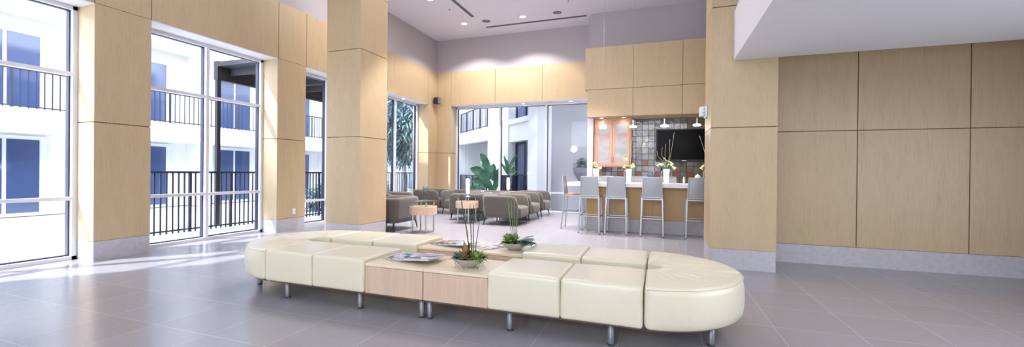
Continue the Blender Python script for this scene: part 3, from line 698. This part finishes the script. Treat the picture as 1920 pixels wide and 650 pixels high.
vase(-.65, 9.6, 'white handled vase of lilies with one tall curling stem, middle of the bar', [[(0, 0, .28), (-.03, -.02, .36), (-.08, -.03, .38), (-.10, -.02, .33)], [(.02, 0, .28), (.05, -.02, .38), (.09, -.02, .42), (.11, -.03, .34)], [(0, 0, .28), (.01, -.03, .36), (.05, -.03, .38), (.07, -.03, .33)], [(-.09, 0, .62), (-.13, 0, .58), (-.1, 0, .54), (-.03, 0, .52)]],
     [[(0, 0, .28), (.0, 0, .5), (.02, 0, .8), (-.02, 0, .9), (-.07, 0, .93)], [(.01, 0, .28), (.05, 0, .6), (.05, 0, .95)]], 2)
vase(.14, 9.6, 'white handled vase with lilies and long twigs in front of the television', [[(0, 0, .28), (-.04, -.02, .38), (-.12, -.03, .42), (-.19, -.03, .36)], [(0, 0, .28), (.03, -.02, .40), (.10, -.03, .38), (.18, -.03, .31)], [(-.06, 0, .56), (.0, 0, .49), (.08, 0, .46), (.12, 0, .40)], [(0, 0, .28), (-.04, -.03, .36), (-.06, -.04, .41), (-.12, -.04, .38)]],
     [[(0, 0, .28), (.08, 0, .6), (.15, 0, 1.10)], [(0, 0, .28), (.05, 0, .55), (.06, 0, .95)], [(0, 0, .28), (-.03, 0, .6), (-.02, 0, .85)], [(0, 0, .28), (-.10, 0, .5), (-.17, 0, .58), (-.2, 0, .7)], [(0, 0, .28), (-.07, 0, .55), (-.10, 0, .62), (-.09, 0, .78)]], 3)
vase(.98, 9.6, 'vase hidden by the right column, only the tip of a pale twig showing', fl(), [[(0, 0, .28), (-.08, 0, .65), (-.19, 0, 1.02)]], 4)
t = T('sugar_jar', 'small white lidded jar on the bar beside the right column', 'jar', (.775, 9.72, 1.0705))
MB().use('white_ceramic').lathe([(.001, 0), (.05, 0), (.062, .03), (.064, .12), (.058, .15), (.001, .15)], 24).build('body', t, smooth=True)
MB().use('white_ceramic').lathe([(.06, .152), (.058, .165), (.02, .185), (.012, .19), (.016, .20), (.014, .21), (.001, .212)], 24).build('lid', t, smooth=True)
t = T('pepper_mill', 'slim white bottle standing on the bar right of the twig vase', 'bottle', (.50, 9.70, 1.0705))
MB().use('white_ceramic').lathe([(.001, 0), (.022, 0), (.024, .08), (.014, .11), (.014, .14), (.001, .145)], 20).build('body', t, smooth=True)
MB().use('black_plastic').lathe([(.015, .145), (.015, .17), (.001, .175)], 16).build('cap', t, smooth=True)
def goblet(x, y, label):
    t = T('wine_glass', label, 'glass', (x, y, 1.0705), 0, 'wine glasses on the bar')
    MB().use('clear_glass').lathe([(.001, 0), (.035, .0), (.034, .004), (.006, .012), (.005, .10), (.02, .115), (.04, .16), (.042, .20), (.034, .25), (.032, .25), (.04, .20), (.037, .16), (.001, .118)], 24).build('bowl_and_stem', t, smooth=True)
goblet(-.12, 9.78, 'wine glass just left of the twig vase'); goblet(.0, 9.85, 'wine glass half behind the twig vase')

# back bar: tiles, cabinet, television, counter
mb = MB().use('grout').box(-1.745, 3.05, 12.045, 12.062, .8, 2.785); rnd = random.Random(5); P_ = .165; acc = {(-1.54, 1.24), (-1.045, 1.24), (-.55, 1.24), (-.385, 1.57), (-.055, 1.24), (.44, 1.24), (.77, 1.24)}
for i in range(29):
    for j in range(13):
        xc = -1.705+P_*i; zc = .745+P_*j
        if xc > 3: continue
        o = any(abs(xc-a-.0) < .0826 and abs(zc-b) < .083 for a, b in acc)
        mb.use('orange_tile' if o else 'glazed_tile_%d' % (rnd.choice((0, 0, 1, 2)) if xc < .3 else rnd.choice((3, 3, 1, 0)))); h = P_/2-.0022
        a, b = rnd.uniform(-.009, .009), rnd.uniform(-.009, .009); y = 12.036
        c = [(-h, -h), (h, -h), (h, h), (-h, h)]; z_ = lambda u: y+a*u[0]/h*.3+b*u[1]/h*.3
        f_ = [(xc+u[0]*.95, z_(u), zc+u[1]*.95) for u in c]; bk = [(xc+u[0], y+.011, zc+u[1]) for u in c]
        zt = min(2.78, zc+h)
        f_ = [(p[0], p[1], min(p[2], 2.78)) for p in f_]; bk = [(p[0], p[1], min(p[2], 2.782)) for p in bk]
        if zc-h > 2.7: continue
        mb.add(f_+bk, [(0, 1, 2, 3)]+[(k, (k+1) % 4, 4+(k+1) % 4, 4+k) for k in range(4)])
struct(mb.build('trim_3'))
t = T('back_counter', 'low counter under the tiled wall behind the bar', 'counter', (-1.7, 11.42, 0))
MB().use('white_gloss').box(0, 4.7, 0, .61, .88, .92).build('worktop', t, bevel=.004); MB().use('maple_bar').box(.02, 4.7, .03, .61, .08, .878).build('cabinet_front', t); MB().use('joint').box(.03, 4.7, .08, .61, 0, .08).build('plinth', t)
t = T('wall_cabinet', 'reddish wood wall cabinet with two frosted glass doors left of the tiles', 'cabinet', (-1.735, 11.66, 1.445))
w, h = 1.0, 1.335
MB().use('cabinet_wood').box(0, .03, 0, .37, 0, h).box(w-.03, w, 0, .37, 0, h).box(.03, w-.03, 0, .37, 0, .03).box(.03, w-.03, 0, .37, h-.06, h).box(.03, w-.03, .35, .37, .03, h-.06).build('carcass', t)
for k in (0, 1):
    x0 = .035+k*.4675; x1 = x0+.4625; d = MB().use('cabinet_wood').box(x0, x0+.075, -.022, -.001, .03, h-.065).box(x1-.075, x1, -.022, -.001, .03, h-.065).box(x0+.075, x1-.075, -.022, -.001, .03, .11).box(x0+.075, x1-.075, -.022, -.001, h-.15, h-.065).build('door', t, bevel=.003)
    MB().use('frosted_glass').box(x0+.07, x1-.07, -.015, -.008, .10, h-.14).build('frosted_pane', d)
    xh = x1-.03 if k == 0 else x0+.03
    MB().use('chrome').tube([(xh, -.023, .12), (xh, -.045, .13), (xh, -.045, .27), (xh, -.023, .28)], .005, 8).build('handle', d, smooth=True)
for x in (-1.52, -.93): lamp('cabinet_light', 'SPOT', (x, 11.50, 2.77), 3, WARM, aim=(x, 11.56, 0), spot_size=radians(120), shadow_soft_size=.03)
for x, l in ((-1.52, 'small recessed light over the left cabinet door'), (-.93, 'small recessed light over the right cabinet door')):
    o = T('downlight', l, 'ceiling light', (x, 11.52, 2.785)); MB().use('lamp_white').lathe([(.001, -.004), (.045, -.004)], 20).build('lens', o); MB().use('plastic_white').lathe([(.045, -.001), (.047, -.007), (.06, -.006), (.062, 0)], 20).build('trim_ring', o, smooth=True)
for x in (-.3, .45, 1.2): lamp('tile_wash', 'SPOT', (x, 11.62, 2.77), 4, WARM, aim=(x, 11.95, 0), spot_size=radians(130), shadow_soft_size=.03)
t = T('television', 'large black flat television mounted on the tiled wall behind the bar', 'television', (.62, 11.97, 2.045))
MB().use('black_plastic').box(-.73, .73, 0, .055, -.445, .445).build('case', t, bevel=.006); MB().use('screen').box(-.69, .69, -.004, .001, -.385, .41).build('screen', t)
mb = MB().use('chrome')
for i in range(6): mb.box(-.055+i*.019, -.042+i*.019, -.004, .001, -.424, -.406)
mb.build('logo', t)

# pendants over the bar
def pendant(x, label):
    t = T('pendant_light', label, 'pendant light', (x, 9.6, 2.30), 0, 'pendant lights above the bar')
    MB().use('shade_glow').lathe([(.001, 0), (.078, 0), (.086, .012), (.084, .035), (.06, .046), (.001, .048)], 32).build('shade', t, smooth=True)
    MB().use('white_gloss').lathe([(.03, .046), (.024, .06), (.013, .075), (.012, .17), (.001, .172)], 20).build('stem', t, smooth=True)
    MB().use('stone').tube([(0, 0, .17), (0, 0, H-2.30-.02)], .002, 6).build('cord', t)
    MB().use('plastic_white').lathe([(.05, H-2.30-.001), (.05, H-2.32), (.01, H-2.325)], 20).build('ceiling_rose', t, smooth=True)
    lamp('pendant_bulb', 'POINT', (x, 9.6, 2.26), 7, WARM, shadow_soft_size=.05)
for x, l in ((-1.23, 'small white pendant light hanging before the left cabinet door'), (-.57, 'small white pendant light at the right edge of the cabinet'), (.09, 'small white pendant light above the twig vase'), (.74, 'small white pendant light nearest the right column')): pendant(x, l)

# wall devices
t = T('wall_speaker', 'small black loudspeaker high in the far left corner', 'speaker', (-7.17, 12.36, 3.67))
MB().use('black_plastic').box(-.07, .10, -.095, .095, -.105, .105).build('box', t, bevel=.008); MB().use('grille').box(.101, .104, -.08, .08, -.09, .09).build('front_grille', t); MB().use('black_plastic').bar((-.128, 0, 0), (-.065, 0, 0), .035, .05).build('bracket', t)
t = T('emergency_light', 'white box light fixed on the side of the right column', 'emergency light', (.654, 6.75, 2.20))
MB().use('plastic_white').box(-.035, 0, -.10, .10, -.085, .085).build('back_box', t, bevel=.008); MB().use('white_gloss').box(-.105, -.036, -.075, .075, -.07, .075).build('housing', t, bevel=.015, seg=3)
MB().use('white_gloss').lathe([(.001, .012), (.025, .01), (.035, 0)], 20).build('lens', t, smooth=True).matrix_local = Matrix.Translation((-.035-.02, -.077, .01)) @ Matrix.Rotation(pi/2, 4, 'X')
t = T('wall_outlet', 'white double power outlet low on the left window pier', 'outlet', (XL, 6.69, .40))
MB().use('plastic_white').box(0, .008, -.038, .038, -.06, .06).build('plate', t, bevel=.003)
for z in (-.026, .026): MB().use('white_gloss').box(.008, .011, -.018, .018, z-.017, z+.017).build('socket', t, bevel=.002)

# ------------------------------------------------------------------ outside
struct(MB().use('patio').box(-45, -7.95, -10, 45, -.15, -.02).box(-7.95, 8, 13.25, 45, -.15, -.02).build('ground'))
def railing(par, p, q, z0, z1, name='railing', pitch=.115, bw=.02):
    p, q = Vector(p), Vector(q); n = max(2, int((q-p).length/pitch)); mb = MB().use('railing')
    mb.bar(p+Vector((0, 0, z1)), q+Vector((0, 0, z1)), .05, .04).bar(p+Vector((0, 0, z0+.06)), q+Vector((0, 0, z0+.06)), .03, .03)
    for i in range(n+1):
        c = p+(q-p)*i/n; w = .045 if i % 8 == 0 else bw; mb.bar(c+Vector((0, 0, z0)), c+Vector((0, 0, z1)), w, w)
    return mb.build(name, par)
# diagonal wing: local x along facade (towards right/nearer), local y into the building
bd = T('apartment_wing', 'white stuccoed building wing with dark railed balconies seen through the back window', 'building', (-8.67, 18.1, 0), radians(-45))
mb = MB().use('stucco_white'); mb.box(-2.6, 2.4, 0, .35, 2.67, 3.22).box(-2.6, 2.4, 0, .35, 5.6, 6.2).box(2.38, 3.02, 0, 1.9, 0, 8).box(3.86, 4.56, -.05, .5, 0, 8).box(6.2, 6.88, -.05, .5, 0, 8).box(4.56, 6.2, 0, .4, 2.42, 3.22).box(4.56, 6.2, 0, .4, 5.5, 6.2)
mb.box(4.50, 6.26, -.04, .02, 3.08, 3.26)
mb.build('facade', bd)
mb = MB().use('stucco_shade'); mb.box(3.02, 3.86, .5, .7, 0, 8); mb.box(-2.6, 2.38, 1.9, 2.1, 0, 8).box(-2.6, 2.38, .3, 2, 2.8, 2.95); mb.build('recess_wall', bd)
MB().use('stucco_white').box(-3.3, -1.75, 0, 2.2, 0, 8).build('end_wall', bd)
for z0, z1 in ((.08, 1.1), (3.25, 4.24)): railing(bd, (-1.7, .12, 0), (2.36, .12, 0), z0, z1)
railing(bd, (5.0, -.02, 0), (6.2, -.02, 0), .05, 1.18)
for z0, z1 in ((0, 2.41), (3.24, 5.4)):
    f = MB().use('railing').box(4.56, 4.68, .26, .34, z0, z1).box(5.32, 5.44, .26, .34, z0, z1).box(6.12, 6.2, .26, .34, z0, z1).box(4.56, 6.2, .26, .34, z1-.08, z1).build('window_frame', bd)
    MB().use('curtain').box(4.68, 5.32, .30, .32, z0, z1-.08).box(5.44, 6.12, .30, .32, z0, z1-.08).build('curtained_pane', f)
tag(MB().use('stucco_grey').box(-4.15, 1.5, 14.0, 14.25, -.02, 7).build('courtyard_wall'), 'plain grey stucco wall outside the right bay of the back window', 'wall')
t = T('outdoor_sconce', 'round glowing wall lamp on the grey courtyard wall', 'wall lamp', (-2.76, 13.995, 2.08))
MB().use('sconce_glow').lathe([(.001, .09), (.06, .08), (.1, .045), (.112, .01)], 28).build('globe', t, smooth=True).rotation_euler = (pi/2, 0, 0)
MB().use('plastic_white').lathe([(.001, .012), (.118, .012), (.118, 0), (.001, 0)], 28).build('back_plate', t).rotation_euler = (pi/2, 0, 0)
t = T('urn_planter', 'grey urn planter with a dark leafy shrub outside the right bay of the back window', 'planter', (-2.42, 13.62, -.02))
MB().use('urn_stone').lathe([(.001, 0), (.16, 0), (.16, .05), (.07, .12), (.06, .9), (.1, 1.02), (.25, 1.25), (.30, 1.46), (.28, 1.46), (.2, 1.3), (.001, 1.28)], 28).build('urn', t, smooth=True)
rnd = random.Random(4); mb = MB().use('leaf_hedge')
for i in range(420):
    a, e = rnd.uniform(0, 2*pi), rnd.uniform(-.1, 1.5); q = rnd.uniform(.35, 1); blade(mb, (.27*q*cos(a)*cos(e), .25*q*sin(a)*cos(e), 1.45+.34*q*sin(e)), (cos(a), sin(a), rnd.uniform(-.2, .8)), .09, .035, .3, n=3)
mb.build('shrub', t, smooth=True, fixn=False)
# banana-like plant
def big_leaf(mb, base, tip, w, bend=.18, n=14, fold=.35):
    base, tip = Vector(base), Vector(tip); d = tip-base; L_ = d.length; side = d.cross(Vector((.25, -1, .15))).normalized(); nn = side.cross(d).normalized(); vs = []; fs = []
    for i in range(n+1):
        u = i/n; ww = w/2*max(.02, sin(pi*(.03+.97*u)**.85))**.62 if i < n else .004; p = base+d*u+Vector((0, 0, bend*L_*(sin(pi*u*.9)-.3*u)))
        rip = .04*w*sin(u*40)
        vs += [p-side*ww+nn*(fold*ww+rip), p-side*ww*.5+nn*fold*ww*.4, p, p+side*ww*.5+nn*fold*ww*.4, p+side*ww+nn*(fold*ww-rip)]
        if i: k = 5*i; fs += [(k-5+j, k-4+j, k+1+j, k+j) for j in range(4)]
    mb.add(vs, fs)
t = T('banana_plant', 'large broad leaved green plant outside the back window', 'plant', (-6.05, 14.6, -.02))
rnd = random.Random(11); leaves = [((-.02, 0, 1.02), (-.43, -.1, 2.0), .30), ((-.16, -.05, .95), (-.84, -.15, 1.42), .36), ((-.10, 0, .72), (-.78, -.1, .95), .34), ((.06, .05, .95), (.02, .1, 1.62), .24), ((.02, -.1, .62), (-.36, -.3, 1.28), .26), ((.10, .1, .75), (.36, .1, 1.48), .24), ((.08, 0, .5), (.34, -.1, 1.0), .22), ((-.05, -.1, .42), (-.95, -.25, .62), .2), ((-.06, .2, 1.0), (-.60, .3, 1.72), .28)]
for i, (b_, tp, w) in enumerate(leaves):
    o = MB().use('leaf_banana'); big_leaf(o, b_, tp, w); o.build('leaf', t, smooth=True, fixn=False)
mb = MB().use('leaf_banana')
for b_, tp, w in leaves: mb.tube([(rnd.uniform(-.12, .12), rnd.uniform(-.1, .1), 0), (b_[0]*.6, b_[1]*.6, b_[2]*.6), b_], [.03, .022, .014], 8)
mb.build('stalks', t, smooth=True)
t = T('strelitzia', 'slim leaved green plant in a dark ribbed pot outside the middle window bay', 'plant', (-5.20, 14.1, -.02))
mb = MB().use('railing'); n = 48; mb.ring([[((r+(.012 if j % 2 else 0))*cos(2*pi*j/n), (r+(.012 if j % 2 else 0))*sin(2*pi*j/n), z) for j in range(n)] for r, z in ((.25, 0), (.30, 1.16), (.31, 1.18), (.27, 1.18), (.26, 1.1))]); mb.build('ribbed_pot', t)
MB().use('soil').lathe([(.001, 1.1), (.262, 1.1)], 24).build('soil', t)
for b_, tp, w in (((.0, 0, 1.3), (.42, -.1, 1.95), .12), ((0, 0, 1.25), (.22, 0, 1.75), .11), ((0, 0, 1.2), (-.05, 0, 1.75), .10), ((0, 0, 1.2), (-.30, 0, 1.62), .10), ((0, 0, 1.2), (.40, 0, 1.32), .10), ((0, .05, 1.2), (-.2, .1, 1.9), .10), ((0, .05, 1.2), (.3, .1, 1.5), .11)):
    o = MB().use('leaf_banana'); big_leaf(o, b_, tp, w, .12); o.tube([(0, 0, 1.08), b_], [.012, .009], 6); o.build('leaf', t, smooth=True, fixn=False)
# far left building
bl = T('courtyard_building', 'white building with balconies across the courtyard, seen through the left windows', 'building', (-14.5, 13, 0))
mb = MB().use('stucco_white'); mb.box(-2.5, -1.2, -16, 12, 0, 13)  # unseen extra height added to keep the sun off the left windows
for z in (2.16, 5.2, 8.2, 12.2): mb.box(-1.2, 0, -16, 12, z, z+.55)
for y in range(-15, 12, 3): mb.box(-1.2, -.4, y-.18, y+.18, 0, 12.6)
mb.build('walls', bl)
for z in (2.7, 5.75): railing(bl, (-.05, -10, 0), (-.05, 10, 0), z, z+.95, 'balcony_railing', .14)
for z0 in (.0, 2.75, 5.8):
    for y in range(-12, 11, 3):
        f = MB().use('frame_white').box(-1.24, -1.14, y+.75, y+2.3, z0, z0+2.1).build('window_frame', bl); MB().use('ext_glass').box(-1.16, -1.12, y+.9, y+1.48, z0+.1, z0+2.0).box(-1.16, -1.12, y+1.56, y+2.15, z0+.1, z0+2.0).build('pane', f)
t = T('patio_fence', 'black metal picket fence along the patio outside the left windows', 'fence', (-8.95, 4, -.02))
railing(t, (0, 0, 0), (0, 10.5, 0), .03, 1.23, 'pickets', .105, .022)
t = T('canopy', 'dark flat canopy over the patio outside the left windows', 'canopy', (-8.0, 6.6, 3.3)); L2 = 3.8
MB().use('canopy').box(-1.5, -.0, 0, L2, .32, .42).build('roof_slab', t); MB().use('canopy').box(-1.62, -1.5, 0, L2, .02, .44).build('fascia', t)
mb = MB().use('canopy')
for y in (.3, 1.0, 1.7, 2.4, 3.1): mb.box(-1.5, -.03, y, y+.08, .18, .32)
mb.build('beams', t)
for y in (.05, L2-.05): MB().use('canopy').box(-1.6, -1.52, y-.04, y+.04, -3.32, .02).build('post', t)
def foliage(mb, c, R_, n, rnd, L_, w, flat=1.0):
    for i in range(n):
        while True:
            p = Vector((rnd.uniform(-1, 1), rnd.uniform(-1, 1), rnd.uniform(-1, 1)))
            if .12 < p.length < 1: break
        q = Vector((p.x*R_[0], p.y*R_[1], p.z*R_[2]))+Vector(c); d = Vector((p.x+rnd.uniform(-.6, .6), p.y+rnd.uniform(-.6, .6), p.z*.4+rnd.uniform(-.5, .7)))
        blade(mb, q, d, L_*rnd.uniform(.7, 1.3), w, .35, n=3)
def tree(loc, h, R_, label, seed, n, mname='leaf_tree', L_=.42):
    t = T('tree', label, 'tree', loc); rnd = random.Random(seed); mb = MB().use(mname); foliage(mb, (0, 0, h), R_, n, rnd, L_, .085); mb.build('foliage', t, smooth=True, fixn=False)
    mb = MB().use('bark_pale').tube([(0, 0, 0), (.03, .02, h*.3), (-.02, 0, h*.62), (.02, .02, h*.9)], [.14, .11, .1, .06], 12)
    for i in range(6): a = rnd.uniform(0, 2*pi); mb.tube([(0, 0, h*.62), (R_[0]*.3*cos(a), R_[1]*.3*sin(a), h*.85), (R_[0]*.6*cos(a), R_[1]*.6*sin(a), h*1.05)], [.05, .035, .015], 7)
    mb.build('trunk', t, smooth=True)
tree((-11.0, 16.1, -.02), 3.25, (1.75, 1.75, 1.55), 'dense feathery tree with a pale trunk outside the left window by the corner', 1, 5200)
def bush(loc, R_, label, seed, n):
    rnd = random.Random(seed); mb = MB().use('leaf_hedge'); foliage(mb, (0, 0, R_[2]*.9), R_, n, rnd, .28, .06); o = mb.build('bush', None, smooth=True, fixn=False); o.location = loc; tag(o, label, 'bush')
bush((-10.3, 10.9, -.02), (.5, .9, .45), 'low blue green bush behind the patio fence beside the free column', 3, 900)
bush((-10.6, 13.6, -.02), (.5, .65, .5), 'low bush behind the patio fence, left of the feathery tree', 4, 900)
bush((-9.75, 15.9, -.02), (.45, .7, .5), 'low bush at the right foot of the feathery tree', 5, 900)
